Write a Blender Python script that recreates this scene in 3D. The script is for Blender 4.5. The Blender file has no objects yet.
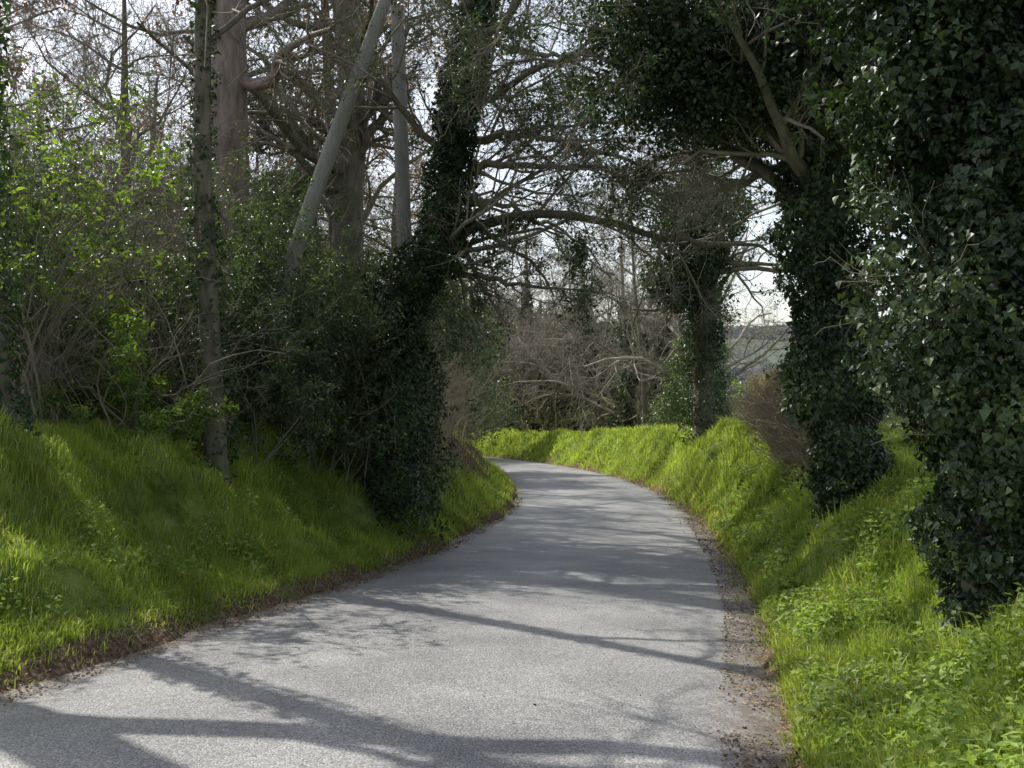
import bpy, math, numpy as np
from mathutils import Vector
rng = np.random.default_rng(7)
def nrm(v): return v/np.maximum(np.linalg.norm(v,axis=-1,keepdims=True),1e-9)
def sst(a,b,x):
    t=np.clip((x-a)/(b-a),0,1); return t*t*(3-2*t)
def vnoise(P,sc=1.0,seed=0.0):
    p=np.asarray(P,float)*sc+seed*17.13
    if p.shape[-1]==2: p=np.concatenate([p,np.zeros(p.shape[:-1]+(1,))],-1)
    i=np.floor(p); f=p-i; f=f*f*(3-2*f)
    def h(a,b,c):
        q=np.sin((i[...,0]+a)*127.1+(i[...,1]+b)*311.7+(i[...,2]+c)*74.7)*43758.5453
        return q-np.floor(q)
    x,y,z=f[...,0],f[...,1],f[...,2]
    def L(a,b,t): return a+(b-a)*t
    return L(L(L(h(0,0,0),h(1,0,0),x),L(h(0,1,0),h(1,1,0),x),y),L(L(h(0,0,1),h(1,0,1),x),L(h(0,1,1),h(1,1,1),x),y),z)

# ---------------------------------------------------------------- mesh accumulator
class MB:
    def __init__(s): s.v=[];s.q=[];s.t=[];s.qm=[];s.tm=[];s.r=[];s.n=0
    def add(s,V,Q=None,T=None,mat=0,rnd=None):
        V=np.asarray(V,float).reshape(-1,3)
        if Q is not None and len(Q): Q=np.asarray(Q).reshape(-1,4); s.q.append(Q+s.n); s.qm.append(np.full(len(Q),mat))
        if T is not None and len(T): T=np.asarray(T).reshape(-1,3); s.t.append(T+s.n); s.tm.append(np.full(len(T),mat))
        s.v.append(V); s.r.append(np.full(len(V),.5) if rnd is None else np.asarray(rnd,float)); s.n+=len(V)
    def mesh(s,name,mats,smooth_mats=()):
        V=np.concatenate(s.v)
        Q=np.concatenate(s.q) if s.q else np.zeros((0,4),int); T=np.concatenate(s.t) if s.t else np.zeros((0,3),int)
        qm=np.concatenate(s.qm) if s.q else np.zeros(0,int); tm=np.concatenate(s.tm) if s.t else np.zeros(0,int)
        me=bpy.data.meshes.new(name)
        me.vertices.add(len(V)); me.vertices.foreach_set('co',V.astype(np.float32).ravel())
        li=np.concatenate([Q.ravel(),T.ravel()]).astype(np.int32)
        me.loops.add(len(li)); me.loops.foreach_set('vertex_index',li)
        st=np.concatenate([np.arange(len(Q))*4,len(Q)*4+np.arange(len(T))*3]).astype(np.int32)
        me.polygons.add(len(st)); me.polygons.foreach_set('loop_start',st)
        mi=np.concatenate([qm,tm]).astype(np.int32)
        for m in mats: me.materials.append(m)
        me.polygons.foreach_set('material_index',mi)
        me.update(calc_edges=True)
        me.polygons.foreach_set('use_smooth',np.isin(mi,list(smooth_mats)))
        a=me.attributes.new('rnd','FLOAT','POINT'); a.data.foreach_set('value',np.concatenate(s.r).astype(np.float32))
        return me
    def obj(s,name,mats,smooth_mats=()):
        return mkobj(name,s.mesh(name,mats,smooth_mats))
def mkobj(name,me,loc=(0,0,0),rot=0,sc=1):
    o=bpy.data.objects.new(name,me); bpy.context.scene.collection.objects.link(o)
    o.location=loc; o.rotation_euler=(0,0,rot); o.scale=(sc,)*3 if np.isscalar(sc) else sc
    return o
def tubes(mb,P,R,k=6,mat=0,rough=0.0):
    P=np.asarray(P,float);R=np.asarray(R,float)
    if P.ndim==2: P=P[None];R=R[None]
    B,n,_=P.shape
    T=nrm(np.gradient(P,axis=1))
    mean=nrm(P[:,-1]-P[:,0]); ref=np.where(np.abs(mean[:,2:3])>.7,np.array([[1.,0,0]]),np.array([[0,0,1.]]))[:,None,:]
    U=nrm(np.cross(T,np.broadcast_to(ref,T.shape))); W=np.cross(T,U)
    a=np.arange(k)*2*math.pi/k
    rr=R[:,:,None]*np.ones(k)
    V=P[:,:,None,:]+rr[...,None]*(np.cos(a)[:,None]*U[:,:,None,:]+np.sin(a)[:,None]*W[:,:,None,:])
    if rough>0:
        nn=vnoise(V*np.array([1,1,.35]),6.0,3)-.5
        V=V+ (V-P[:,:,None,:])*nn[...,None]*rough
    idx=np.arange(B*n*k).reshape(B,n,k)
    a0=idx[:,:-1];a1=idx[:,1:]
    Q=np.stack([a0,np.roll(a0,-1,2),np.roll(a1,-1,2),a1],-1).reshape(-1,4)
    r=np.repeat(rng.random(B),n*k)
    mb.add(V,Q=Q,mat=mat,rnd=r)
def spline(pts,n):
    pts=np.asarray(pts,float); m=len(pts); ext=np.vstack([2*pts[0]-pts[1],pts,2*pts[-1]-pts[-2]])
    out=[]
    for u in np.linspace(0,m-1,n):
        i=min(int(u),m-2);t=u-i;a,b,c,d=ext[i:i+4]
        out.append(.5*((2*b)+(-a+c)*t+(2*a-5*b+4*c-d)*t*t+(-a+3*b-3*c+d)*t**3))
    return np.array(out)
def growl(P0,D0,L,R0,R1,n=6,wob=.15,up=0.0):
    B=len(P0);pts=[P0];d=nrm(D0)
    for i in range(n-1):
        d=nrm(d+rng.normal(0,wob,(B,3))+np.array([0,0,up]))
        pts.append(pts[-1]+d*(L/(n-1))[:,None])
    P=np.stack(pts,1); s=np.linspace(0,1,n)[None]
    return P,R0[:,None]*(1-s)+R1[:,None]*s
def spawn(P,R,L,m,f0=.25,f1=1.0,ang=.9,lr=.5,rr=.55,flat=0.0):
    B,n,_=P.shape
    f=f0+(f1-f0)*rng.random((B,m)); u=f*(n-1); i=np.minimum(u.astype(int),n-2); t=(u-i)[...,None]
    b=np.arange(B)[:,None]
    p=P[b,i]*(1-t)+P[b,i+1]*t; r=R[b,i]*(1-t[...,0])+R[b,i+1]*t[...,0]
    d=nrm(P[b,i+1]-P[b,i]); q=rng.normal(0,1,d.shape); q[...,2]*=(1-flat); q=nrm(q-(q*d).sum(-1,keepdims=True)*d)
    an=ang*(.6+.8*rng.random(f.shape))[...,None]
    D=d*np.cos(an)+q*np.sin(an)
    LL=L[:,None]*lr*(.55+.8*rng.random(f.shape))*(1.15-.6*f)
    return p.reshape(-1,3),D.reshape(-1,3),LL.ravel(),(r*rr).ravel()
def ramify(mb,P,R,L,spec,mat=0,collect=None):
    for sp in spec:
        p,d,l,r=spawn(P,R,L,sp['m'],sp.get('f0',.2),1.0,sp.get('ang',.9),sp.get('lr',.5),sp.get('rr',.55),sp.get('flat',0))
        r=np.maximum(r,sp.get('rmin',.003))
        P,R=growl(p,d,l,r,np.maximum(r*.35,sp.get('rmin',.003)*.6),sp.get('n',5),sp.get('wob',.2),sp.get('up',0.03)); L=l
        tubes(mb,P,R,sp.get('k',3),mat)
        if collect is not None: collect.append(P)
DIA=(np.array([[0,0,0],[-.34,.45,.08],[0,1,-.06],[.34,.45,.08]]),np.array([[0,3,2],[0,2,1]]))
IVY=(np.array([[0,0,0],[.5,.08,.05],[.3,.5,.05],[0,1,-.1],[-.3,.5,.05],[-.5,.08,.05]]),np.array([[0,1,2],[0,2,3],[0,3,4],[0,4,5]]))
LAU=(np.array([[0,0,0],[.2,.3,.05],[.17,.65,.03],[0,1,-.1],[-.17,.65,.03],[-.2,.3,.05]]),np.array([[0,1,2],[0,2,3],[0,3,4],[0,4,5]]))
def leaves(mb,P,N,F,S,tpl,mat=0,rnd=None):
    n=len(P); N=nrm(N); F=nrm(F-(F*N).sum(1,keepdims=True)*N); X=np.cross(F,N)
    tv,tf=tpl
    V=P[:,None,:]+S[:,None,None]*(tv[None,:,0:1]*X[:,None]+tv[None,:,1:2]*F[:,None]+tv[None,:,2:3]*N[:,None])
    T=(np.arange(n)*len(tv))[:,None,None]+tf[None]
    r=rng.random(n) if rnd is None else rnd
    mb.add(V,T=T,mat=mat,rnd=np.repeat(r,len(tv)))
def ivy_on(mb,path,rad,n,size,mat,tpl=IVY,lump=.5,sc=1.6,thr=0.0,dens=None):
    path=np.asarray(path);m=len(path)
    u=rng.random(n)*(m-1)
    i=np.minimum(u.astype(int),m-2);t=(u-i)[:,None]
    c=path[i]*(1-t)+path[i+1]*t; r=rad[i]*(1-t[:,0])+rad[i+1]*t[:,0]
    T=nrm(path[i+1]-path[i]); q=nrm(rng.normal(0,1,(n,3))); q=nrm(q-(q*T).sum(1,keepdims=True)*T)
    nn=vnoise(c+q*r[:,None],sc,5)*.55+vnoise(c+q*r[:,None],sc*2.6,9)*.45
    rr=r*(1+lump*(nn-.45)*2.4)*(1-.5*rng.random(n)**2.2)*(1+.22*(rng.random(n)**6))
    P=c+q*rr[:,None]
    k=(nn>thr)
    P=P[k];q=q[k]; n2=len(P)
    N=q+rng.normal(0,.75,(n2,3))+np.array([0,0,.35]); F=np.array([0,0,-.8])+rng.normal(0,.6,(n2,3))
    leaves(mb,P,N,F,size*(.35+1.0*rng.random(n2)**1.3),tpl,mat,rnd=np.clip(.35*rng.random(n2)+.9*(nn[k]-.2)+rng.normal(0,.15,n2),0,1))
def cloud(mb,c,r,n,size,mat,tpl=DIA,thr=.5,sc=1.2,shell=.55,seed=0,droop=.6,upn=.5):
    c=np.array(c,float);r=np.array(r,float)
    q=nrm(rng.normal(0,1,(n,3))); d=shell+(1-shell)*rng.random(n)**.6
    bump=.75+.5*vnoise(q*1.7+c*.7,1.5,seed)
    P=c+q*r*(d*bump)[:,None]
    nn=.6*vnoise(P,sc,seed)+.4*vnoise(P,sc*2.7,seed+3)
    k=nn>thr-.1*rng.random(n)
    P=P[k];q=q[k];m=len(P)
    N=q*.5+rng.normal(0,.7,(m,3))+np.array([0,0,upn]); F=q*.4+rng.normal(0,.7,(m,3))+np.array([0,0,-droop])
    leaves(mb,P,N,F,size*(.5+.8*rng.random(m)),tpl,mat,rnd=np.clip(rng.random(m)*.6+(nn[k]-.4)*1.3,0,1))

# ---------------------------------------------------------------- materials
def newmat(name):
    m=bpy.data.materials.new(name); m.use_nodes=True; nt=m.node_tree; nt.nodes.clear(); return m,nt
def N_(nt,t,**kw):
    n=nt.nodes.new(t)
    for k,v in kw.items(): setattr(n,k,v)
    return n
def ramp(nt,stops):
    r=N_(nt,'ShaderNodeValToRGB'); e=r.color_ramp.elements
    while len(e)<len(stops): e.new(.5)
    for el,(p,c) in zip(e,stops): el.position=p; el.color=(*c,1)
    return r
def leafmat(name,stops,rough=.5,tr=.35,spec=.5,trc=(1.3,1.5,.5),objr=0.0):
    m,nt=newmat(name);L=nt.links.new
    a=N_(nt,'ShaderNodeAttribute',attribute_name='rnd'); cr=ramp(nt,stops); L(a.outputs['Fac'],cr.inputs[0])
    g=N_(nt,'ShaderNodeNewGeometry'); nz=N_(nt,'ShaderNodeTexNoise'); nz.inputs['Scale'].default_value=.9; L(g.outputs['Position'],nz.inputs['Vector'])
    mr=N_(nt,'ShaderNodeMapRange'); mr.inputs[1].default_value=.3;mr.inputs[2].default_value=.7;mr.inputs[3].default_value=.65;mr.inputs[4].default_value=1.3; L(nz.outputs[0],mr.inputs[0])
    hs=N_(nt,'ShaderNodeMix',data_type='RGBA',blend_type='MULTIPLY'); hs.inputs[0].default_value=1; L(cr.outputs[0],hs.inputs[6]); L(mr.outputs[0],hs.inputs[7])
    b=N_(nt,'ShaderNodeBsdfPrincipled'); b.inputs['Roughness'].default_value=rough; b.inputs['Specular IOR Level'].default_value=spec; L(hs.outputs[2],b.inputs['Base Color'])
    o=N_(nt,'ShaderNodeOutputMaterial')
    if tr>0:
        t=N_(nt,'ShaderNodeBsdfTranslucent'); mm=N_(nt,'ShaderNodeMix',data_type='RGBA',blend_type='MULTIPLY'); mm.inputs[0].default_value=1; L(hs.outputs[2],mm.inputs[6]); mm.inputs[7].default_value=(*trc,1); L(mm.outputs[2],t.inputs[0])
        x=N_(nt,'ShaderNodeMixShader'); x.inputs[0].default_value=tr; L(b.outputs[0],x.inputs[1]); L(t.outputs[0],x.inputs[2]); L(x.outputs[0],o.inputs[0])
    else: L(b.outputs[0],o.inputs[0])
    return m
def barkmat(name,c1,c2,sc=12,bump=.6,rough=.85,moss=.6):
    m,nt=newmat(name);L=nt.links.new
    g=N_(nt,'ShaderNodeNewGeometry'); mp=N_(nt,'ShaderNodeMapping'); mp.inputs['Scale'].default_value=(1,1,.22); L(g.outputs['Position'],mp.inputs[0])
    nz=N_(nt,'ShaderNodeTexNoise'); nz.inputs['Scale'].default_value=sc; nz.inputs['Detail'].default_value=6; nz.inputs['Roughness'].default_value=.65; L(mp.outputs[0],nz.inputs['Vector'])
    n2=N_(nt,'ShaderNodeTexNoise'); n2.inputs['Scale'].default_value=1.3; L(g.outputs['Position'],n2.inputs['Vector'])
    cr=ramp(nt,[(.32,c1),(.68,c2)]); L(nz.outputs[0],cr.inputs[0])
    gm=N_(nt,'ShaderNodeMix',data_type='RGBA'); mr=N_(nt,'ShaderNodeMapRange'); mr.inputs[1].default_value=.48;mr.inputs[2].default_value=.7;mr.inputs[4].default_value=moss; L(n2.outputs[0],mr.inputs[0]); L(mr.outputs[0],gm.inputs[0]); L(cr.outputs[0],gm.inputs[6]); gm.inputs[7].default_value=(.12,.14,.06,1)
    b=N_(nt,'ShaderNodeBsdfPrincipled'); b.inputs['Roughness'].default_value=rough; b.inputs['Specular IOR Level'].default_value=.3; L(gm.outputs[2],b.inputs['Base Color'])
    if bump>0:
        bp=N_(nt,'ShaderNodeBump'); bp.inputs['Strength'].default_value=bump; bp.inputs['Distance'].default_value=.03; L(nz.outputs[0],bp.inputs['Height']); L(bp.outputs[0],b.inputs['Normal'])
    o=N_(nt,'ShaderNodeOutputMaterial'); L(b.outputs[0],o.inputs[0]); return m
M_bark=barkmat('bark',(.085,.072,.056),(.25,.22,.175))
M_pine=barkmat('pine_bark',(.15,.11,.095),(.38,.31,.27),sc=9,moss=.2)
M_twig=barkmat('twigs',(.15,.13,.10),(.35,.31,.25),sc=4,bump=0)
M_pale=barkmat('pale_twigs',(.22,.19,.15),(.45,.41,.34),sc=4,bump=0)  # farther wood: haze and sunlit look put into a lighter bark colour
M_tan=barkmat('dry_twigs',(.23,.19,.13),(.46,.40,.29),sc=4,bump=0,moss=.35)
M_pole=barkmat('weathered_wood',(.22,.21,.19),(.34,.33,.30),sc=20,bump=.15,moss=.15)
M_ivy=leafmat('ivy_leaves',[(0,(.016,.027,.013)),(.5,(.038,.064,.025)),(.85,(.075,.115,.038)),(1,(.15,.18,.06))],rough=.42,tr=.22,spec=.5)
M_laurel=leafmat('laurel_leaves',[(0,(.10,.155,.03)),(.5,(.18,.25,.055)),(1,(.27,.33,.09))],rough=.38,tr=.5,spec=.6)
M_holly=leafmat('holly_leaves',[(0,(.045,.068,.032)),(.5,(.095,.13,.058)),(1,(.18,.22,.10))],rough=.34,tr=.33,spec=.65)
M_grass=leafmat('grass_blades',[(0,(.21,.28,.05)),(.5,(.34,.42,.08)),(.85,(.43,.50,.12)),(1,(.58,.55,.30))],rough=.5,tr=.5,spec=.4,trc=(1.3,1.35,.7))
M_weed=leafmat('weed_leaves',[(0,(.16,.24,.055)),(.6,(.29,.39,.09)),(1,(.40,.49,.15))],rough=.5,tr=.5,spec=.4,trc=(1.3,1.35,.6))
M_beech=leafmat('dry_hedge_leaves',[(0,(.17,.14,.09)),(.5,(.29,.25,.16)),(.8,(.40,.34,.22)),(1,(.18,.23,.08))],rough=.6,tr=.3,spec=.3,trc=(1.2,1.1,.8))
M_copper=leafmat('dry_oak_leaves',[(0,(.16,.085,.045)),(.6,(.28,.16,.085)),(1,(.36,.24,.14))],rough=.6,tr=.4,spec=.3,trc=(1.3,1.0,.8))
M_litter=leafmat('fallen_leaves',[(0,(.09,.065,.04)),(.5,(.21,.15,.095)),(1,(.40,.30,.2))],rough=.7,tr=.1,spec=.3,trc=(1,1,1))
M_far=leafmat('distant_foliage',[(0,(.155,.175,.19)),(1,(.19,.20,.205))],rough=1,tr=.3,spec=.0,trc=(1,1,1))  # aerial haze is painted into this bluish, low-contrast leaf colour

# ---------------------------------------------------------------- road centreline (metres)
cp=np.array([[-30,-8],[-20,-6.1],[-10,-4.05],[0,-2.0],[4.6,-1.07],[6.5,-.68],[10.4,.15],[16,1.07],[24,2.05],[31,2.4],[40,2.1],[50,.7],[60,-2.2],[70,-6.6],[82,-14],[98,-26],[120,-46],[150,-78]],float)
CL=spline(np.c_[cp[:,1],cp[:,0]],900)
seg=np.r_[0,np.cumsum(np.linalg.norm(np.diff(CL,axis=0),axis=1))]
i0=np.argmin(np.abs(CL[:,1])); S0=seg-seg[i0]
TT=nrm(np.gradient(CL,axis=0)); NN=np.c_[TT[:,1],-TT[:,0]]
def zroad(t): return np.interp(t,[-40,-10,0,4.6,10.5,16.5,24.5,31.5,41,51,62,75,110,200],[1.2,.5,0,-.27,-.8,-1.36,-1.95,-2.3,-2.8,-3.35,-3.9,-4.5,-5.6,-8])
HW=2.25
def HL(t): return np.interp(t,[-10,4,9,16,24,36,46,60,100],[1.5,1.6,1.7,1.9,2.3,2.1,1.3,1.0,1.2])
def HR(t): return np.interp(t,[-10,4,8,12,18,30,45,60,100],[.4,.55,.85,1.35,2.0,2.05,1.7,1.4,1.4])
def profile(t,s,x,y):
    P=np.stack([x,y],-1)
    n1=vnoise(P,.9,1)-.5; n2=vnoise(P,3.1,2)-.5; n3=vnoise(P,.25,4)-.5
    e=np.abs(s)-HW+n1*.3+n2*.16
    zr=zroad(t)
    l=-.05+.21*sst(-.05,.24,e)+(HL(t)-.16)*sst(.1,2.6,e)+.05*np.clip(e-2.6,0,30)+.012*np.clip(e-30,0,200)
    r=-.05+.12*sst(-.05,.25,e)+(HR(t)-.1)*sst(.05,1.8,e)
    amp=sst(.1,1.0,e)
    b=np.where(s<0,l,r)+amp*(n1*.38+n2*.16+n3*.3)
    near=zr+b
    d=np.hypot(x,y)
    far=np.interp(d,[0,60,200,500,900,1300,1700,2600,6000],[-1,-3,-12,-24,-10,30,62,70,20])+ (vnoise(P,.004,8)-.5)*np.interp(d,[100,1500],[0,40])
    w=np.where(s>0,sst(10,60,e),sst(60,300,e))
    return near*(1-w)+far*w
def nearest(x,y):
    x=np.asarray(x,float).ravel();y=np.asarray(y,float).ravel(); t=np.empty(len(x));s=np.empty(len(x))
    C=CL[::2]
    for a in range(0,len(x),20000):
        xx=x[a:a+20000];yy=y[a:a+20000]
        j=np.argmin((xx[:,None]-C[None,:,0])**2+(yy[:,None]-C[None,:,1])**2,1)*2
        dx=xx-CL[j,0];dy=yy-CL[j,1]
        al=dx*TT[j,0]+dy*TT[j,1]; la=dx*NN[j,0]+dy*NN[j,1]
        t[a:a+20000]=S0[j]+np.clip(al,-1,1); s[a:a+20000]=np.where(np.abs(la)<.5*np.hypot(dx,dy),np.sign(la+1e-9)*np.hypot(dx,dy),la)
    return t,s
def H(x,y):
    x=np.atleast_1d(np.asarray(x,float));y=np.atleast_1d(np.asarray(y,float))
    t,s=nearest(x,y); return profile(t,s,x.ravel(),y.ravel())
def h1(x,y): return float(H(x,y)[0])
def ts(t,s):
    x=np.interp(t,S0,CL[:,0])+np.interp(t,S0,NN[:,0])*s; y=np.interp(t,S0,CL[:,1])+np.interp(t,S0,NN[:,1])*s
    return np.stack([x,y,profile(t,s,x,y)],-1)

# ---------------------------------------------------------------- ground
def geo(a,b,s0,g=1.12):
    out=[];x=a;s=s0
    while x<b: x+=s; s*=g; out.append(x)
    return np.array(out)
gx=np.r_[-(9+geo(0,6000,.15,1.11))[::-1]*1.0,np.arange(-9,11,.12),11+geo(0,6000,.15,1.11)]
gy=np.r_[-(12+geo(0,3000,.3,1.2))[::-1],np.arange(-12,30,.15),np.arange(30,80,.32),80+geo(0,6000,.4,1.1)]
X,Y=np.meshgrid(gx,gy); tt,ss=nearest(X,Y); Z=profile(tt,ss,X.ravel(),Y.ravel())
mb=MB(); nx=len(gx);ny=len(gy); id_=np.arange(nx*ny).reshape(ny,nx)
Q=np.stack([id_[:-1,:-1],id_[:-1,1:],id_[1:,1:],id_[1:,:-1]],-1).reshape(-1,4)
mb.add(np.c_[X.ravel(),Y.ravel(),Z],Q=Q)
mg,nt=newmat('ground');L=nt.links.new
me=mb.mesh('ground',[mg],(0,))
e=np.abs(ss)-HW; XY=np.c_[X.ravel(),Y.ravel()]
soil=np.clip(1-sst(.1,.45,e+(vnoise(XY,2.0,6)-.5)*.5),0,1)
soil=np.maximum(soil,np.where(ss<0,sst(18,22,tt)*(1-sst(44,50,tt))*sst(.7,1.4,e),0))
soil=np.maximum(soil,np.where(ss<0,sst(2.5,3.6,e),sst(2.6,4.5,e)*(1-sst(7,9,e))*.8))
a=me.attributes.new('soil','FLOAT','POINT'); a.data.foreach_set('value',soil.astype(np.float32))
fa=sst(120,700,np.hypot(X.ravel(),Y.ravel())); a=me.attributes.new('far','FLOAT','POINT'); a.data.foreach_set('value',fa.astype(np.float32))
mkobj('ground',me)
g=N_(nt,'ShaderNodeNewGeometry')
def noise(sc,det=5):
    n=N_(nt,'ShaderNodeTexNoise'); n.inputs['Scale'].default_value=sc;n.inputs['Detail'].default_value=det; L(g.outputs['Position'],n.inputs['Vector']); return n
n1=noise(3);n2=noise(25,8);n3=noise(.02,6)
gr=ramp(nt,[(.3,(.11,.15,.04)),(.6,(.19,.25,.06)),(.8,(.25,.24,.11))]); L(n1.outputs[0],gr.inputs[0])
so=ramp(nt,[(.3,(.06,.043,.03)),(.5,(.14,.10,.067)),(.7,(.28,.205,.14))]); L(n2.outputs[0],so.inputs[0])
fr=ramp(nt,[(.38,(.10,.12,.115)),(.48,(.15,.165,.125)),(.56,(.11,.13,.115)),(.66,(.16,.165,.14))]); L(n3.outputs[0],fr.inputs[0])  # far hill tones, greyed to carry painted-in aerial haze
a1=N_(nt,'ShaderNodeAttribute',attribute_name='soil');a2=N_(nt,'ShaderNodeAttribute',attribute_name='far')
x1=N_(nt,'ShaderNodeMix',data_type='RGBA');L(a1.outputs['Fac'],x1.inputs[0]);L(gr.outputs[0],x1.inputs[6]);L(so.outputs[0],x1.inputs[7])
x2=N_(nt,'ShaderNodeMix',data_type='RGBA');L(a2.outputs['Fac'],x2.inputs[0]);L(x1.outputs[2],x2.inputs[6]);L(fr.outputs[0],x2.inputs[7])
b=N_(nt,'ShaderNodeBsdfPrincipled');b.inputs['Roughness'].default_value=1.0;b.inputs['Specular IOR Level'].default_value=.0;L(x2.outputs[2],b.inputs['Base Color'])
bp=N_(nt,'ShaderNodeBump');bp.inputs['Strength'].default_value=.8;bp.inputs['Distance'].default_value=.04;L(n2.outputs[0],bp.inputs['Height']);L(bp.outputs[0],b.inputs['Normal'])
o=N_(nt,'ShaderNodeOutputMaterial');L(b.outputs[0],o.inputs[0])

# ---------------------------------------------------------------- road
RW=HW+.35
tv=np.arange(-25,120,.4); sv=np.linspace(-RW,RW,15)
Tg,Sg=np.meshgrid(tv,sv,indexing='ij')
Px=np.interp(Tg,S0,CL[:,0])+np.interp(Tg,S0,NN[:,0])*Sg; Py=np.interp(Tg,S0,CL[:,1])+np.interp(Tg,S0,NN[:,1])*Sg
Pz=zroad(Tg)+.035*(1-(Sg/HW)**2)
mb=MB();id_=np.arange(Tg.size).reshape(Tg.shape)
Q=np.stack([id_[:-1,:-1],id_[:-1,1:],id_[1:,1:],id_[1:,:-1]],-1).reshape(-1,4)
mb.add(np.stack([Px,Py,Pz],-1),Q=Q)
mr_,nt=newmat('asphalt');L=nt.links.new
me=mb.mesh('road',[mr_],(0,))
a=me.attributes.new('side','FLOAT','POINT'); a.data.foreach_set('value',(np.abs(Sg)/HW).ravel().astype(np.float32))
mkobj('road',me)
g=N_(nt,'ShaderNodeNewGeometry')
n2=noise(1.1,5);n4=noise(9,6)
vo=N_(nt,'ShaderNodeTexVoronoi');vo.inputs['Scale'].default_value=100;L(g.outputs['Position'],vo.inputs['Vector'])
sx=N_(nt,'ShaderNodeSeparateColor');L(vo.outputs['Color'],sx.inputs[0])
c1=ramp(nt,[(.0,(.19,.187,.185)),(.6,(.29,.287,.283)),(1.,(.46,.455,.45))]);L(sx.outputs[0],c1.inputs[0])
c0=ramp(nt,[(.0,(1.1,1.1,1.1)),(.5,(1,1,1)),(.9,(.45,.45,.45))]);L(vo.outputs['Distance'],c0.inputs[0])
m0=N_(nt,'ShaderNodeMix',data_type='RGBA',blend_type='MULTIPLY');m0.inputs[0].default_value=1;L(c1.outputs[0],m0.inputs[6]);L(c0.outputs[0],m0.inputs[7])
c2=ramp(nt,[(.3,(.72,.72,.73)),(.7,(1.26,1.25,1.23))]);L(n2.outputs[0],c2.inputs[0])
m1=N_(nt,'ShaderNodeMix',data_type='RGBA',blend_type='MULTIPLY');m1.inputs[0].default_value=1;L(m0.outputs[2],m1.inputs[6]);L(c2.outputs[0],m1.inputs[7])
sd=N_(nt,'ShaderNodeAttribute',attribute_name='side'); ad=N_(nt,'ShaderNodeMath',operation='MULTIPLY_ADD');L(n4.outputs[0],ad.inputs[0]);ad.inputs[1].default_value=.4;L(sd.outputs['Fac'],ad.inputs[2])
mr=N_(nt,'ShaderNodeMapRange');mr.inputs[1].default_value=1.05;mr.inputs[2].default_value=1.24;mr.inputs[4].default_value=.85;L(ad.outputs[0],mr.inputs[0])
m2=N_(nt,'ShaderNodeMix',data_type='RGBA');L(mr.outputs[0],m2.inputs[0]);L(m1.outputs[2],m2.inputs[6]);m2.inputs[7].default_value=(.15,.11,.075,1)
b=N_(nt,'ShaderNodeBsdfPrincipled');b.inputs['Roughness'].default_value=.55;b.inputs['Specular IOR Level'].default_value=.5;L(m2.outputs[2],b.inputs['Base Color'])
bp=N_(nt,'ShaderNodeBump');bp.inputs['Strength'].default_value=.5;bp.inputs['Distance'].default_value=.005;L(vo.outputs['Distance'],bp.inputs['Height']);bp.invert=True;L(bp.outputs[0],b.inputs['Normal'])
o=N_(nt,'ShaderNodeOutputMaterial');L(b.outputs[0],o.inputs[0])

# ---------------------------------------------------------------- grass
def blades(mb,P,Ln,Wd,lean):
    n=len(P);az=rng.random(n)*2*math.pi; side=np.c_[np.cos(az),np.sin(az),np.zeros(n)]
    fw=nrm(np.c_[-np.sin(az),np.cos(az),np.zeros(n)]*(.25+.9*rng.random(n))[:,None]+lean)
    k=(.15+.75*rng.random(n))[:,None]
    up=np.array([0,0,1.])
    mid=P+Ln[:,None]*.55*(up*.9+fw*k*.45); tip=P+Ln[:,None]*(up*(.95-.45*k)+fw*k*.9)
    w=Wd[:,None]*side
    V=np.stack([P-w,P+w,mid-w*.8,mid+w*.8,tip],1)
    T=(np.arange(n)*5)[:,None,None]+np.array([[0,1,3],[0,3,2],[2,3,4]])[None]
    r=np.clip(rng.random(n)*.75+.35*(vnoise(P,1.3,11)-.3),0,1); r=np.where(rng.random(n)<.06,1.0,np.minimum(r,.88))
    mb.add(V,T=T,rnd=np.repeat(r,5))
gmb=MB()
def sow(t0,t1,side,e0,e1,n,l,w,cl=.6,cr=.07,per=45):
    t=t0+(t1-t0)*rng.random(n); e=e0+(e1-e0)*rng.random(n)
    nc=max(n//per,1); tc=t0+(t1-t0)*rng.random(nc); ec=e0+(e1-e0)*rng.random(nc); sz=.5+1.1*rng.random(nc)
    ci=rng.integers(0,nc,n); isc=rng.random(n)<cl
    dt=rng.normal(0,cr,n)*sz[ci]; de=rng.normal(0,cr,n)*sz[ci]
    t=np.where(isc,tc[ci]+dt,t); e=np.where(isc,ec[ci]+de,e)
    P=ts(t,side*(HW+e)); d=vnoise(P,1.1,21)*.5+vnoise(P,3.6,22)*.5
    keep=d>.28+.25*rng.random(n)-.16
    if side<0: keep&=~((t>18)&(t<48)&(e>.75+.5*(vnoise(P,1.5,2)-.2))&(rng.random(n)<.93))
    keep&=(e>.14)|(rng.random(n)<.25)
    Ln=l*(.45+.8*rng.random(n))*(.35+1.2*d)*np.where(e<.4,.7,1)*np.where(isc,.7+.6*sz[ci],.8)
    nrmx=np.interp(t,S0,NN[:,0]); nrmy=np.interp(t,S0,NN[:,1])
    lean=np.c_[-nrmx*side,-nrmy*side,-.2*np.ones(n)]*.45
    rad=np.c_[nrmx*side*de-nrmy*dt, nrmy*side*de+nrmx*dt,np.zeros(n)]/cr
    lean=lean+np.where(isc,1.0,0.)[:,None]*rad*.8
    P[:,2]-=.01
    blades(gmb,P[keep],Ln[keep],(w*(.6+.8*rng.random(n)))[keep],lean[keep])
sow(1.5,9,1,.08,3.2,80000,.15,.004)
sow(9,20,1,.08,3.6,62000,.18,.006,cr=.1)
sow(20,45,1,.08,3.6,60000,.24,.010,cr=.16)
sow(45,85,1,.08,4.5,45000,.30,.018,cr=.25)
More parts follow.
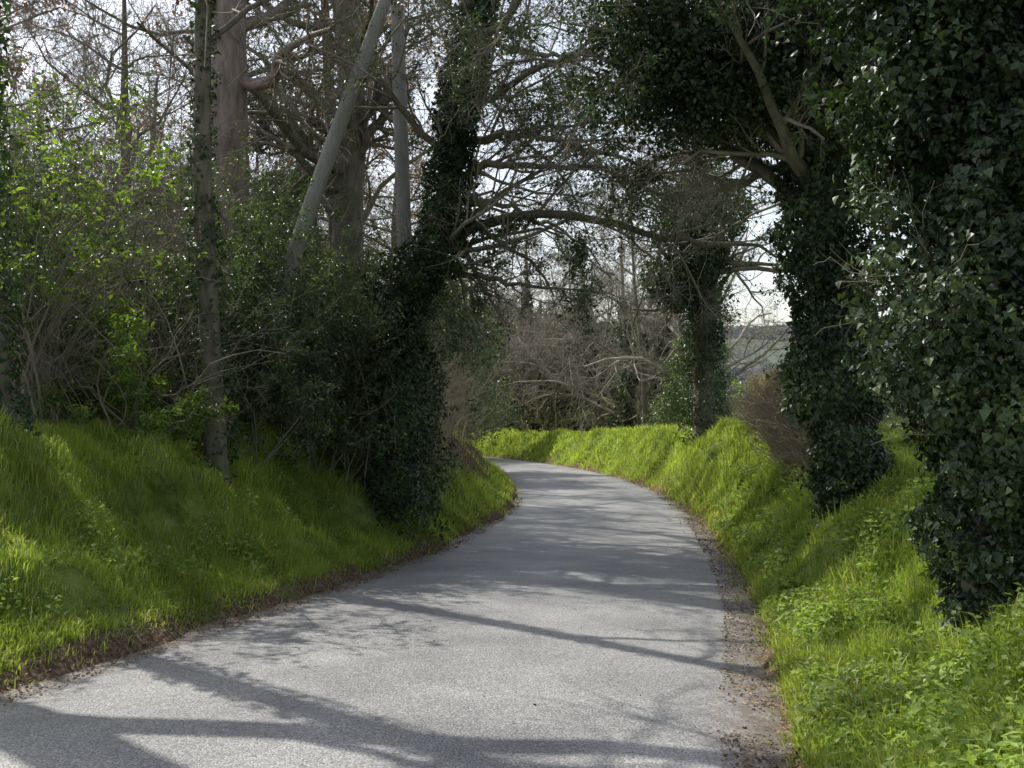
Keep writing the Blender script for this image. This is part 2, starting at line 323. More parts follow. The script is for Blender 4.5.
sow(4,12,-1,.08,3.8,115000,.145,.0042)
sow(12,20,-1,.08,3.4,55000,.17,.006,cr=.1)
sow(20,50,-1,.08,3.0,50000,.23,.009,cr=.16)
sow(50,85,-1,.08,3.0,15000,.3,.014,cr=.2)
gmb.obj('grass',[M_grass])
wmb=MB()
def weeds(t0,t1,side,e0,e1,nc,sz):
    t=t0+(t1-t0)*rng.random(nc);e=e0+(e1-e0)*rng.random(nc);P=ts(t,side*(HW+e)); k=vnoise(P,.9,31)>.4; P=P[k]
    for p in P:
        R=rng.uniform(.08,.24);m=int(110*R/.15)
        q=nrm(rng.normal(0,1,(m,3)));q[:,2]=np.abs(q[:,2])*1.0
        pp=p+q*R*(rng.random(m)**.4)[:,None]*np.array([1.2,1.2,1.0])
        leaves(wmb,pp,q*.5+rng.normal(0,.5,(m,3))+np.array([0,0,.8]),q+rng.normal(0,.5,(m,3)),sz*(.5+rng.random(m)),DIA)
weeds(2.5,9,1,.3,3.4,700,.04)
weeds(9,24,1,.3,3.2,420,.052)
weeds(6,14,-1,.5,3.6,260,.038)
wmb.obj('verge_weeds',[M_weed])
lmb=MB()
def litter(t0,t1,s0,s1,n,sz,lift=.012,patchy=.5):
    t=t0+(t1-t0)*rng.random(n);s=s0+(s1-s0)*rng.random(n);P=ts(t,s)
    k=vnoise(P,1.3,51)>patchy-.25*rng.random(n); t=t[k];s=s[k];P=P[k];n=len(P)
    P[:,2]=np.maximum(P[:,2],zroad(t)+.035*(1-np.minimum(np.abs(s)/HW,1)**2))+lift*(.3+rng.random(n))
    leaves(lmb,P,np.array([0,0,1.])+rng.normal(0,.35,(n,3)),rng.normal(0,1,(n,3)),sz*(.5+rng.random(n)),DIA)
litter(2,12,2.0,2.7,7500,.024,patchy=.4);litter(12,30,2.0,2.75,6500,.036,patchy=.4);litter(30,60,2.05,2.8,2500,.06)
litter(3,12,-2.7,-2.0,6500,.024,patchy=.4);litter(12,30,-2.75,-2.05,5000,.036,patchy=.4)
litter(19,48,-5.5,-2.9,15000,.06,.03,.1); litter(2,40,-2.1,2.1,400,.022,patchy=0)
litter(3,9,3.8,6,3000,.045,.03,.1)
litter(4,20,-9,-4.8,9000,.06,.03,.1)
lmb.obj('leaf_litter',[M_litter])

# ---------------------------------------------------------------- tree generator
FINE=[dict(m=9,lr=.5,rr=.5,ang=.9,n=6,k=4,wob=.22,rmin=.006),dict(m=6,lr=.5,rr=.5,ang=.8,n=5,k=3,wob=.25,rmin=.0035),dict(m=5,lr=.55,rr=.5,ang=.7,n=4,k=3,wob=.25,rmin=.002)]
FARS=[dict(m=9,lr=.5,rr=.5,ang=.9,n=5,k=3,wob=.22,rmin=.012),dict(m=7,lr=.55,rr=.5,ang=.8,n=4,k=3,wob=.25,rmin=.007),dict(m=5,lr=.6,rr=.5,ang=.7,n=3,k=3,wob=.25,rmin=.005)]
def bare_tree_mesh(name,Hh,r,nl,lean=(0,0),spread=.9,f0=.3,bark=M_bark,twm=M_twig,fine=FARS,limbl=.42,ivy=0,stems=1,dry=0):
    m=MB();col=[]
    for s_ in range(stems):
        ox,oy=(0,0) if stems==1 else rng.normal(0,.5,2)
        ln=lean if stems==1 else rng.normal(0,Hh*.14,2)
        hh=Hh*rng.uniform(.75,1.05) if stems>1 else Hh
        path=np.array([[ox,oy,-.4],[ox+ln[0]*.2,oy+ln[1]*.2,hh*.3],[ox+ln[0]*.6+rng.normal(0,.25),oy+ln[1]*.6+rng.normal(0,.2),hh*.65],[ox+ln[0],oy+ln[1],hh]])
        P=spline(path,14)[None];R=np.interp(np.linspace(0,1,14),[0,.06,.5,1],[r*1.35,r,r*.7,r*.15])[None]
        tubes(m,P,R,8,0,.25)
        p,d,l,rr=spawn(P,R,np.array([hh]),nl,f0,.98,spread,limbl,.5)
        d[:,2]=np.abs(d[:,2])*.7+.05
        LP,LR=growl(p,d,l,rr,rr*.25,8,.18,.04);tubes(m,LP,LR,5,0)
        ramify(m,LP,LR,l,fine,1,col)
        if ivy: ivy_on(m,P[0][:10],np.linspace(.42,.25,10),ivy,.14,2,tpl=DIA,thr=.25)
    if dry:
        A=np.concatenate([c.reshape(-1,3) for c in col]);A=A[vnoise(A,.5,71)>.5];q=A[rng.integers(0,len(A),dry)]+rng.normal(0,.06,(dry,3))
        leaves(m,q,rng.normal(0,1,(dry,3)),rng.normal(0,.6,(dry,3))+np.array([0,0,-.6]),.11*(.5+.8*rng.random(dry)),DIA,3)
    return m.mesh(name,[bark,twm,M_ivy,M_copper],(0,1))
def place(name,me,x,y,rot=0,sc=1): return mkobj(name,me,(x,y,h1(x,y)-.05),rot,sc)

def path_tree(name,path,rad,n=20,bark=M_bark,twm=M_twig,limbs=(),ivy=None,k=12,auto=None,extra=None,leafm=M_ivy,sprigs=0):
    m=MB();P=spline(path,n);R=np.interp(np.linspace(0,1,n),np.linspace(0,1,len(rad)),rad)
    tubes(m,P,R,k,0,.3);col=[]
    for lp,lr,sp in limbs:
        q=spline(lp,18);q[1:-1]+=rng.normal(0,.045,(16,3)); rr=np.interp(np.linspace(0,1,18),np.linspace(0,1,len(lr)),lr)
        tubes(m,q,rr,7,0,.2); Ls=np.array([np.linalg.norm(np.diff(q,axis=0),axis=1).sum()])
        if sp: ramify(m,q[None],rr[None],Ls,sp,1,col)
    if auto:
        Lh=np.array([auto.get('L',6.0)]);p,d,l,rr=spawn(P[None],R[None],Lh,auto['m'],auto.get('f0',.3),1,auto.get('ang',1.1),auto.get('lr',.5),.45)
        LP,LR=growl(p,d,l,rr,rr*.25,8,.18,auto.get('up',.03));tubes(m,LP,LR,5,0);ramify(m,LP,LR,l,auto.get('spec',FINE),1,col)
    if sprigs:   # ivy sprigs and leaves carried by some of the twigs
        A=np.concatenate([c.reshape(-1,3) for c in col]); A=A[vnoise(A,.8,61)*.6+vnoise(A,2.2,62)*.4>.54]
        q=A[rng.integers(0,len(A),sprigs)]+rng.normal(0,.035,(sprigs,3))
        leaves(m,q,rng.normal(0,.7,(sprigs,3))+np.array([0,0,.5]),rng.normal(0,.6,(sprigs,3))+np.array([0,0,-.6]),.055*(.5+.8*rng.random(sprigs)),DIA,2,rnd=.3+.7*rng.random(sprigs))
    if ivy:
        for iv in ivy: ivy_on(m,P if iv.get('path') is None else spline(iv['path'],14),np.interp(np.linspace(0,1,n if iv.get('path') is None else 14),np.linspace(0,1,len(iv['r'])),iv['r']),iv['n'],iv['s'],2,lump=iv.get('lump',.5),thr=iv.get('thr',.0),sc=iv.get('sc',1.6),tpl=iv.get('tpl',IVY))
    if extra: extra(m)
    return m.obj(name,[bark,twm,leafm],(0,1))
LB=[dict(m=18,lr=.42,rr=.45,ang=.9,n=6,k=4,wob=.24,rmin=.008,f0=.05),dict(m=9,lr=.5,rr=.5,ang=.8,n=5,k=3,wob=.27,rmin=.005),dict(m=7,lr=.55,rr=.5,ang=.7,n=4,k=3,wob=.27,rmin=.0034)]
LS=[dict(m=12,lr=.36,rr=.45,ang=.9,n=6,k=4,wob=.22,rmin=.008,f0=.05),dict(m=7,lr=.5,rr=.5,ang=.8,n=5,k=3,wob=.25,rmin=.005)]
gz=h1(-2.1,16)
path_tree('ivy_covered_tree',[[-2.05,16,gz-.5],[-2.25,16,1.1],[-1.95,16,2.6],[-1.3,16,3.5],[-1.0,16,4.7],[-.85,16,6.0],[-.5,16.2,7.4],[.1,16.5,9.5]],[.34,.27,.24,.2,.17,.13,.1,.05],n=26,
  limbs=[([[-1.45,16,3.2],[-.6,16,3.9],[.75,15.7,4.05],[2.1,15.4,3.72],[3.2,15.1,3.5],[4.3,15,3.2]],[.12,.085,.06,.04,.015],LB),
         ([[-1.3,16,3.3],[-.7,16,3.15],[.15,15.7,2.95],[1.3,15.4,2.8]],[.07,.05,.03,.012],LB),
         ([[-1.0,16,4.6],[-.1,15.8,4.85],[1.2,15.4,4.7],[2.6,15,4.1]],[.08,.055,.04,.012],LB),
         ([[-.9,16,5.6],[.0,15.8,6.1],[1.2,15.3,6.5],[2.6,15,6.7]],[.08,.055,.04,.012],LB),
         ([[-.8,16,6.4],[.4,15.4,7.6],[2.0,14.5,8.3],[3.8,14,8.6]],[.08,.06,.04,.012],LB),
         ([[-1.0,16,5.2],[.2,17,5.6],[1.8,18,5.5],[3.4,19,5.0]],[.08,.06,.04,.012],LB),
         ([[-1.1,16,4.4],[-.2,17.5,4.5],[1.0,19.5,4.3],[2.2,21,3.6]],[.07,.05,.03,.012],LB),
         ([[-.7,16,6.8],[.1,17.5,7.2],[1.2,19,7.4],[2.6,20.5,7.0]],[.07,.05,.03,.012],LB),
         ([[-1.0,16,4.9],[-1.8,15.6,5.8],[-2.6,15.2,6.9],[-3.0,15,8]],[.07,.05,.04,.015],LB)],
  ivy=[dict(r=[.8,.66,.52,.42,.36,.32,.26,.16],n=42000,s=.06,lump=.65),dict(path=[[-1.45,16,3.2],[-.6,16,3.85],[.4,15.8,4.0]],r=[.28,.16,.06],n=1500,s=.055,lump=.9,thr=.3),
       dict(path=[[-1.75,15.8,gz-.1],[-1.75,15.75,1.2],[-1.8,15.8,2.2]],r=[.45,.6,.45],n=11000,s=.06,lump=.7)],sprigs=18000)
m=MB();gz=h1(-1.85,17.2);tubes(m,spline([[-1.72,17.2,gz-.3],[-1.86,17.2,4],[-2.05,17.2,10.2]],8),np.array([.14,.14,.135,.13,.125,.12,.11,.1]),14,0)
for zz,w in ((9.6,.5),(9.2,.5)):
    tubes(m,np.array([[-2.03-w,17.05,zz],[-2.03,17.05,zz],[-2.03+w,17.05,zz]]),np.array([.05]*3),4,0)
    for dx in (-.42,-.2,.2,.42): tubes(m,np.array([[-2.03+dx,17.05,zz+.03],[-2.03+dx,17.05,zz+.1],[-2.03+dx,17.05,zz+.17]]),np.array([.02,.045,.02]),8,0)
m.obj('telegraph_pole',[M_pole],(0,))
m=MB();gz=h1(-4.2,14.6);tubes(m,spline([[-4.1,14.6,gz-.2],[-3.0,14.8,4.0],[-1.95,15,7.0],[-1.1,15.1,9.4]],14),np.linspace(.135,.08,14),14,0)
m.obj('leaning_pole',[M_pole],(0,))
gz=h1(-3.75,12.2)
path_tree('oak_tree',[[-3.6,12.2,gz-.4],[-3.72,12.2,2.5],[-3.78,12.2,4.5],[-3.7,12.2,8],[-3.4,12,11]],[.15,.12,.11,.08,.05],
  limbs=[([[-3.7,12.2,6.8],[-2.6,12.6,7.9],[-.9,12.8,8.8],[.8,12.6,9.3]],[.08,.07,.05,.02],LS)],
  auto=dict(m=6,L=6,f0=.5,ang=1.1,spec=FINE[:2]),ivy=[dict(r=[.25,.2,.15,.1,.05],n=3500,s=.065,thr=.36)])
gz=h1(-4.9,17)
path_tree('pine_tree',[[-4.95,17,gz-.4],[-4.8,17,4],[-4.82,17,8],[-4.8,17,14]],[.36,.32,.3,.2],bark=M_pine,auto=dict(m=8,L=7,f0=.55,ang=1.2),ivy=[dict(path=[[-5.0,16.9,gz],[-5.0,16.9,3],[-5.05,16.9,9]],r=[.4,.3,.15],n=3500,s=.07,thr=.42)])
gz=h1(-3.3,20)
path_tree('oak_tree',[[-3.2,20,gz-.4],[-3.3,20,4.5],[-3.2,20,7],[-3.5,20,11],[-3,20,14]],[.36,.3,.27,.2,.08],auto=dict(m=18,L=8,f0=.25,ang=1.1),limbs=[([[-3.3,20,5.6],[-2.6,19.8,6.6],[-2.0,19.6,8.4]],[.12,.09,.05],LB)],sprigs=9000)
gz=h1(-4.9,9.2)
path_tree('oak_tree',[[-4.7,9.2,gz-.4],[-4.85,9.2,2.2],[-4.88,9.2,4.5],[-4.7,9.2,7.5],[-4.3,9,10]],[.17,.13,.12,.09,.05],
  limbs=[([[-4.6,9.2,6.5],[-3.2,9.8,7.4],[-1.6,10.2,7.9]],[.08,.06,.03],LS)],
  ivy=[dict(r=[.3,.25,.18,.12,.05],n=5000,s=.06,thr=.25)])
gz=h1(-6.9,8.8)
path_tree('oak_tree',[[-6.9,8.8,gz-.4],[-6.8,8.9,3],[-6.6,9.1,5.5],[-6.5,9.2,8.5],[-6.0,9.4,11]],[.42,.34,.28,.18,.07],
  limbs=[([[-6.6,9.1,5.2],[-4.6,9.4,6.3],[-2.2,9.8,6.7],[.4,10.1,6.8],[2.6,10.0,6.5]],[.16,.12,.09,.05,.02],LS),
         ([[-6.6,9.1,5.8],[-4.9,8.2,6.9],[-2.6,7.6,7.2],[-.2,7.2,7.0]],[.12,.08,.05,.02],LS),
         ([[-6.5,9.2,7.5],[-4.9,10.3,8.9],[-2.2,11.4,9.8],[.3,11.8,9.9]],[.11,.08,.05,.02],LS)])
# ---------------------------------------------------------------- right-hand ivy trees
gz=h1(2.95,6.0)
def near_ivy(m):
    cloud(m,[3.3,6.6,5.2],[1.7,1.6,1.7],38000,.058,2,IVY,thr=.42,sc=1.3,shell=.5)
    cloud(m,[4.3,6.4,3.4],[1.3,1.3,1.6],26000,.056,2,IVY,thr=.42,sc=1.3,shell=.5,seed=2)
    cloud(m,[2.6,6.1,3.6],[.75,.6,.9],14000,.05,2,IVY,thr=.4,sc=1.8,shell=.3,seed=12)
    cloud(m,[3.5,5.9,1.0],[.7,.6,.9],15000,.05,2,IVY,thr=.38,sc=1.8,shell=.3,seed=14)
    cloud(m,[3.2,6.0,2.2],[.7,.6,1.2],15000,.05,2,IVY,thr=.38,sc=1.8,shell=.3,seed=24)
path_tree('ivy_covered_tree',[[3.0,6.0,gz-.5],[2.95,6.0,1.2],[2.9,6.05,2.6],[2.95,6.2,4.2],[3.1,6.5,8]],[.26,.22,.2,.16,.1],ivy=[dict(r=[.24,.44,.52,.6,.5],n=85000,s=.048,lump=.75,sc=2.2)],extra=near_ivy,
  limbs=[([[2.9,6.0,1.6],[2.6,5.95,1.9],[2.42,5.9,2.3],[2.36,5.9,2.7]],[.025,.016,.01,.004],[dict(m=12,lr=.35,rr=.5,ang=.8,n=5,k=3,wob=.25,rmin=.0025),dict(m=6,lr=.5,rr=.5,ang=.8,n=4,k=3,rmin=.0015)]),
         ([[2.95,6.0,1.0],[2.65,5.9,1.2],[2.5,5.85,1.5],[2.45,5.9,1.9]],[.02,.012,.008,.004],[dict(m=10,lr=.35,rr=.5,ang=.8,n=5,k=3,wob=.25,rmin=.0025),dict(m=6,lr=.5,rr=.5,ang=.8,n=4,k=3,rmin=.0015)])],twm=M_tan)
gz=h1(3.75,11)
def second_ivy(m):
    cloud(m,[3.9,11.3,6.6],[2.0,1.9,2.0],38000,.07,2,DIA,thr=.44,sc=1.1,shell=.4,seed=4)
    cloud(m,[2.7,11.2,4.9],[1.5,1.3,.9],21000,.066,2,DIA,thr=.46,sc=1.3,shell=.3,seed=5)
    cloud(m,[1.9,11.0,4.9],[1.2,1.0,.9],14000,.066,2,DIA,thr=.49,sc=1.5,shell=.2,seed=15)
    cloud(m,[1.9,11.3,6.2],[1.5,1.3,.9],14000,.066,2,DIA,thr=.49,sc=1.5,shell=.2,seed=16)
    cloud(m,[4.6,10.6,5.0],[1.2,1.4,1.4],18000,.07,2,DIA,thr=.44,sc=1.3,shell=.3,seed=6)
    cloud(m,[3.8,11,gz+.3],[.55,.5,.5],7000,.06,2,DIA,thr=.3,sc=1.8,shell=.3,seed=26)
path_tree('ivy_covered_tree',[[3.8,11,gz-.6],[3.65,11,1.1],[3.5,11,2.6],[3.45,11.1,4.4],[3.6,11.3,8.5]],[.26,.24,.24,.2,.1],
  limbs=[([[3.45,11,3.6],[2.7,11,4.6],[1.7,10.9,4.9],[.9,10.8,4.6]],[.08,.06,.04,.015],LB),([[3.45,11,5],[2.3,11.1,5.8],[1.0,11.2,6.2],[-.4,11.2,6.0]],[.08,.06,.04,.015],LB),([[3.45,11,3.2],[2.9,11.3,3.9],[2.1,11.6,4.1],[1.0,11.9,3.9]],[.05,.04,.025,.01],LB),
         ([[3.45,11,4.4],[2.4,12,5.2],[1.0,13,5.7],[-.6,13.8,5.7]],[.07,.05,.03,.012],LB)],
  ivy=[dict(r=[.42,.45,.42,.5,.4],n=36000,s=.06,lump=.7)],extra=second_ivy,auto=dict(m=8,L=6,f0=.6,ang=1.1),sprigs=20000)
gz=h1(6.9,22)
path_tree('oak_tree',[[6.9,22,gz-.5],[6.9,22,2.5],[6.7,22,5],[6.7,22,8],[6.4,22,11]],[.28,.24,.2,.14,.05],
  limbs=[([[6.75,22,4.8],[5.4,21.8,6.2],[3.4,21.6,6.9],[1.2,21.4,6.9],[-.6,21.3,6.4]],[.08,.06,.045,.03,.012],LB),([[6.7,22,5.6],[5.0,22.5,7.4],[3.0,23,8.7],[.6,23.5,9.0]],[.08,.06,.04,.012],LB),
         ([[6.6,22,6.4],[5.2,21,8.6],[3.4,20,10.2]],[.08,.05,.015],LB)],auto=dict(m=8,L=7,f0=.6,ang=1.0),ivy=[dict(r=[.45,.4,.35,.25,.1],n=9000,s=.09,tpl=DIA,lump=.7)],sprigs=16000)
gz=h1(6.2,32)
def third_ivy(m):
    cloud(m,[6.0,32,6.6],[1.7,1.5,1.5],13000,.12,2,DIA,thr=.43,sc=.9,shell=.3,seed=7)
    cloud(m,[5.6,32,4.6],[1.5,1.2,1.2],10000,.12,2,DIA,thr=.43,sc=.9,shell=.3,seed=8)
path_tree('ivy_covered_tree',[[6.25,32,gz-.5],[6.15,32,1.8],[6.3,32,4],[6.0,32,7.5],[6,32,11]],[.4,.33,.3,.2,.1],ivy=[dict(r=[.6,.55,.6,.8,.4],n=17000,s=.1,lump=.7,tpl=DIA)],extra=third_ivy,auto=dict(m=14,L=8,f0=.4,ang=1.1))

# ---------------------------------------------------------------- shrubs
def thicket(name,stems,mats=(M_twig,),hh=2.0,leaf=None,wob=.2,spread=.35,spec=None,r=.014,lfn=0,ls=.05,tpl=DIA,lthr=.0):
    m=MB();xy=np.array(stems,float)
    p=np.c_[xy,H(xy[:,0],xy[:,1])-.05];B=len(p)
    d=np.c_[rng.normal(0,spread,(B,2)),np.ones(B)]
    l=hh*(.55+.65*rng.random(B))
    P,R=growl(p,d,l,np.full(B,r)*(.6+.8*rng.random(B)),np.full(B,r*.3),8,wob,.0)
    tubes(m,P,R,5,0); col=[]
    ramify(m,P,R,l,spec or [dict(m=8,lr=.42,rr=.5,ang=.8,n=5,k=3,rmin=.004,f0=.1),dict(m=6,lr=.5,rr=.6,ang=.8,n=4,k=3,rmin=.0027)],0,col)
    if leaf is not None:
        A=np.concatenate([c.reshape(-1,3) for c in col]);A=A[vnoise(A,1.2,13)>lthr];i=rng.integers(0,len(A),lfn);q=A[i]+rng.normal(0,.03,(lfn,3))
        leaves(m,q,rng.normal(0,.6,(lfn,3))+np.array([0,0,.6]),rng.normal(0,.8,(lfn,3))+np.array([0,0,-.1]),ls*(.5+.9*rng.random(lfn)),tpl,1)
    return m.obj(name,[mats[0]]+([leaf] if leaf else []),(0,))
def patch(cx,cy,rx,ry,n):
    a=rng.random(n)*2*math.pi;r=np.sqrt(rng.random(n)); return np.c_[cx+rx*r*np.cos(a),cy+ry*r*np.sin(a)]
thicket('laurel_bush',patch(-5.1,10.6,.4,.4,14),hh=3.1,leaf=M_laurel,lfn=3800,ls=.08,tpl=LAU,spread=.15,lthr=.4)
thicket('laurel_bush',patch(-4.7,11.6,.8,.5,22),hh=1.5,leaf=M_laurel,lfn=9000,ls=.07,tpl=LAU,lthr=.25)
thicket('holly_bush',patch(-6.5,12.1,.8,.6,26),hh=3.6,leaf=M_holly,lfn=24000,ls=.075,tpl=LAU,lthr=.1,spread=.2)
thicket('holly_bush',patch(-4.0,13.6,.7,.5,26),hh=2.3,leaf=M_holly,lfn=22000,ls=.06,tpl=LAU,lthr=.15)
thicket('holly_bush',patch(-4.9,14.8,1.1,.7,34),hh=3.1,leaf=M_holly,lfn=34000,ls=.062,tpl=LAU,lthr=.1)
thicket('holly_bush',patch(-3.0,15.6,.8,.6,32),hh=3.5,leaf=M_holly,lfn=38000,ls=.062,tpl=LAU,spread=.2)
thicket('holly_bush',patch(-3.6,18.6,.8,1.5,26),hh=4.4,leaf=M_holly,lfn=24000,ls=.08,tpl=LAU,lthr=.1)
thicket('holly_bush',patch(-7.0,18.5,1.8,1.2,30),hh=4.2,leaf=M_holly,lfn=26000,ls=.08,tpl=LAU,lthr=.1)
thicket('holly_bush',patch(-10.5,21,2,1.5,30),hh=5.0,leaf=M_holly,lfn=22000,ls=.09,tpl=LAU,lthr=.2)
thicket('bare_shrub',patch(-5.0,12.2,1.1,.9,40),hh=2.8,spread=.25)
thicket('bare_shrub',patch(-5.2,15.2,1.6,1.2,60),hh=4.0,spread=.25)
thicket('bare_shrub',patch(-8.5,15.5,1.8,1.5,60),hh=5,spread=.25)
thicket('bare_shrub',patch(-8,19,2.6,2.5,80),hh=6.5,spread=.25)
thicket('bare_shrub',patch(-12,26,5,5,120),hh=8,spread=.25,r=.03)
thicket('bare_shrub',patch(-6,28,2.2,6,90),hh=6.5,spread=.25,r=.02)
thicket('bare_shrub',patch(-2.6,24,1.2,4,80),mats=(M_tan,),hh=2.8,spread=.3)
thicket('bare_shrub',patch(-2.8,34,1.5,5,80),mats=(M_tan,),hh=2.6,spread=.3,r=.02)
def hedge(name,pts,w,hh,n,leaf,ls,twm=M_tan):
    c=spline(pts,60);m=MB();i=rng.integers(0,59,n);t=rng.random(n)[:,None];b=c[i]*(1-t)+c[i+1]*t
    T=nrm(c[i+1]-c[i]);Nn=np.c_[T[:,1],-T[:,0]]
    u=rng.random(n)*2-1;v=rng.random(n)**.8
    edge=rng.random(n)<.6; s=rng.random(n)
    u=np.where(edge&(s<.6),np.sign(u)*(.8+.2*rng.random(n)),u); v=np.where(edge&(s>=.6),.85+.17*rng.random(n),v)
    xy=b+Nn*(u*w/2)[:,None]; z=H(xy[:,0],xy[:,1])
    hv=hh*(1+.3*(vnoise(xy,1.2,3)-.5))
    P=np.c_[xy,z+v*hv]+rng.normal(0,.05,(n,3))
    leaves(m,P,rng.normal(0,.8,(n,3))+np.array([0,0,.3]),rng.normal(0,1,(n,3)),ls*(.5+.8*rng.random(n)),DIA,1)
    k=n//7;j=rng.integers(0,n,k);p=np.c_[xy[j],z[j]+.5*rng.random(k)*hh]
    PP,R=growl(p,np.c_[rng.normal(0,.5,(k,2)),np.ones(k)],hh*.65*(.6+.6*rng.random(k)),np.full(k,.009),np.full(k,.003),5,.3,0);tubes(m,PP,R,3,0)
    return m.obj(name,[twm,leaf],(0,))
hedge('clipped_hedge',[[4.9,15.0],[5.3,18],[5.9,21.5],[7.0,28]],.9,1.25,36000,M_beech,.05)
hedge('field_hedge',[[8.5,36],[16,44],[26,60],[36,80]],1.4,1.8,26000,M_laurel,.12,M_twig)
# ---------------------------------------------------------------- woods
va=[bare_tree_mesh('bare_tree_mesh_a',11,.17,13),bare_tree_mesh('bare_tree_mesh_b',13,.2,14,(1,.5),dry=4200),bare_tree_mesh('bare_tree_mesh_c',9,.12,13,(-.6,.4),f0=.15),
    bare_tree_mesh('bare_tree_mesh_d',8,.16,9,f0=.12,stems=3,ivy=3000,bark=M_pale,twm=M_pale),bare_tree_mesh('bare_tree_mesh_e',10,.22,16,(1.2,-.6),f0=.15,limbl=.5,ivy=4500,bark=M_pale,twm=M_pale)]
k=0
L1=[(-9.5,24.5),(-4.6,27),(-7,31),(-11,30),(-4.4,36),(-8,38),(-14.5,27),(-5.5,45),(-10,48),(-15,40),(-6.5,57),(-19,35),(-20,48),(-14,34),(-18,30),(-23,40),(-5.2,31.5),(-25,34),(-12,36),(-17,44),(-3.6,41),(-6.2,23),(-8.2,27)]
L2=[(8.5,60),(5.5,66),(3.5,71),(1,76),(-1,79),(-5,86),(-9,90),(4,80),(-3,95),(8,74),(11.5,66),(-14,95),(0,88),(-12,74),(6.5,70),(10.5,80),(-8,99),(6,88),(2,84),(-3,105),(9,95),(-9,68),(-14,62),(9.5,53),(-18,86),(4.5,69),(7.3,62.5),(2.2,73),(0,77.5),(7.6,56.5)]
for (x,y) in L1: place('bare_tree',va[[0,1,2,4,1][k%5]],x,y,rng.random()*6.28,rng.uniform(.9,1.25)); k+=1
for (x,y) in L2: place('bare_tree',va[[3,4,2,3,4][k%5]],x,y,rng.random()*6.28,rng.uniform(1.2,1.6)); k+=1
def evergreen_mesh(name,Hh,n,leafm):
    m=MB();P=spline([[0,0,-.3],[.1,0,Hh*.5],[0,.1,Hh]],10);tubes(m,P,np.linspace(.22,.05,10),8,0,.2)
    for q in range(14):
        a=rng.random()*6.28;z=Hh*(.12+.83*q/14);r=Hh*.17*(1.25-.6*q/14)
        cloud(m,[math.cos(a)*r*1.1,math.sin(a)*r*1.1,z],[r*1.3,r*1.3,r*.8],n//14,.15,1,DIA,thr=.5,sc=1.1,shell=.2,seed=q)
    return m.mesh(name,[M_bark,leafm],(0,))
ev=evergreen_mesh('evergreen_mesh',7.5,30000,M_holly)
for x,y,s in [(-2.9,46,1.0),(-5,62,1.4),(9.5,80,1.3),(-3.0,40,1.0),(-6,92,1.5),(2.5,86,1.5),(6.0,77,1.2),(-15,38,1.3),(-20,42,1.3),(-10,33,1.1),(-1,100,1.7),(-5.6,23.5,.8),(9.3,50,.7),(-1.5,82,1.3)]: place('evergreen_tree',ev,x,y,rng.random()*6.28,s)
nn=170;ux=np.linspace(12,-14,nn)
thicket('bare_shrub',np.c_[ux+rng.normal(0,.8,nn),np.interp(ux,[-14,-2,3,7,12],[90,77,68,58,50])+rng.normal(0,1.2,nn)+1.5],mats=(M_tan,),hh=2.5,r=.03,spread=.35,spec=[dict(m=9,lr=.45,rr=.5,ang=.8,n=5,k=3,rmin=.014,f0=.05),dict(m=6,lr=.5,rr=.6,ang=.8,n=4,k=3,rmin=.010)],leaf=M_laurel,lfn=12000,ls=.1,lthr=.4)
thicket('bare_shrub',np.c_[ux+rng.normal(0,2,nn),np.interp(ux,[-14,-2,3,7,12],[95,84,76,68,62])+rng.normal(0,3,nn)],mats=(M_pale,),hh=5,r=.04,spread=.3,spec=[dict(m=9,lr=.45,rr=.5,ang=.8,n=5,k=3,rmin=.016,f0=.05),dict(m=6,lr=.5,rr=.6,ang=.8,n=4,k=3,rmin=.012)],leaf=M_holly,lfn=20000,ls=.15,lthr=.35)
m=MB();n=170000;d=rng.uniform(350,2300,n);az=rng.uniform(-.05,.5,n);x=np.sin(az)*d;y=np.cos(az)*d
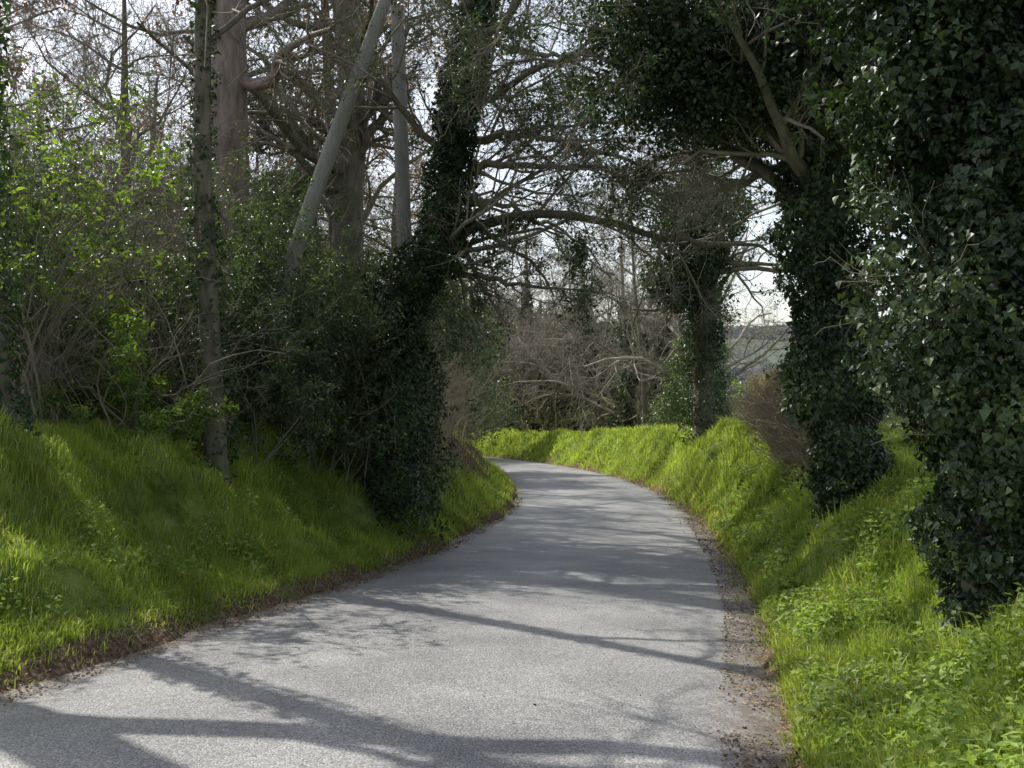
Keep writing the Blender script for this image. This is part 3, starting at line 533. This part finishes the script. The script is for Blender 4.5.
kk=(vnoise(np.c_[x,y],.006,41)>.38)|(d>1350);x=x[kk];y=y[kk];z=H(x,y);n=len(x)
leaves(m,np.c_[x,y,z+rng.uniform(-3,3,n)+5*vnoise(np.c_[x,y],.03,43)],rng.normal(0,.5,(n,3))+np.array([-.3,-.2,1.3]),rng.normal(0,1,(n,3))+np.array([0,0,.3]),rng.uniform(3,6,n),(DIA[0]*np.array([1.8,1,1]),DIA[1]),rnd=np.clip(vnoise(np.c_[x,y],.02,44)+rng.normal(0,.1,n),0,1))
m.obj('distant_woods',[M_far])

# ---------------------------------------------------------------- light, sky, camera
AZ=math.radians(-46);EL=math.radians(46)
sd=Vector((math.sin(AZ)*math.cos(EL),math.cos(AZ)*math.cos(EL),math.sin(EL)))
sl=bpy.data.lights.new('sun','SUN');sl.energy=5.0;sl.angle=math.radians(.5);sl.color=(1,.96,.88)
so=bpy.data.objects.new('sun',sl);bpy.context.scene.collection.objects.link(so);so.rotation_euler=sd.to_track_quat('Z','Y').to_euler();so.location=sd*50
w=bpy.data.worlds.new('World');bpy.context.scene.world=w;w.use_nodes=True;nt=w.node_tree
sk=nt.nodes.new('ShaderNodeTexSky');sk.sky_type='NISHITA';sk.sun_disc=False;sk.sun_elevation=EL;sk.sun_rotation=AZ;sk.dust_density=1.6;sk.air_density=1.0;sk.ozone_density=.8
# thin high haze: the sky is paler and a little brighter than a clear blue one
hv=nt.nodes.new('ShaderNodeHueSaturation');hv.inputs['Saturation'].default_value=.5;hv.inputs['Value'].default_value=1.4
nt.links.new(sk.outputs[0],hv.inputs['Color'])
bg=nt.nodes['Background'];bg.inputs[1].default_value=.15;nt.links.new(hv.outputs[0],bg.inputs[0])
cam=bpy.data.cameras.new('camera');co=bpy.data.objects.new('camera',cam);bpy.context.scene.collection.objects.link(co)
cam.lens=35;cam.sensor_width=36;cam.clip_end=20000;cam.clip_start=.05
co.location=(0,0,1.6);co.rotation_euler=(math.radians(90-.8),0,0);bpy.context.scene.camera=co
sc=bpy.context.scene;sc.view_settings.view_transform='Standard';sc.view_settings.look='None';sc.view_settings.exposure=0
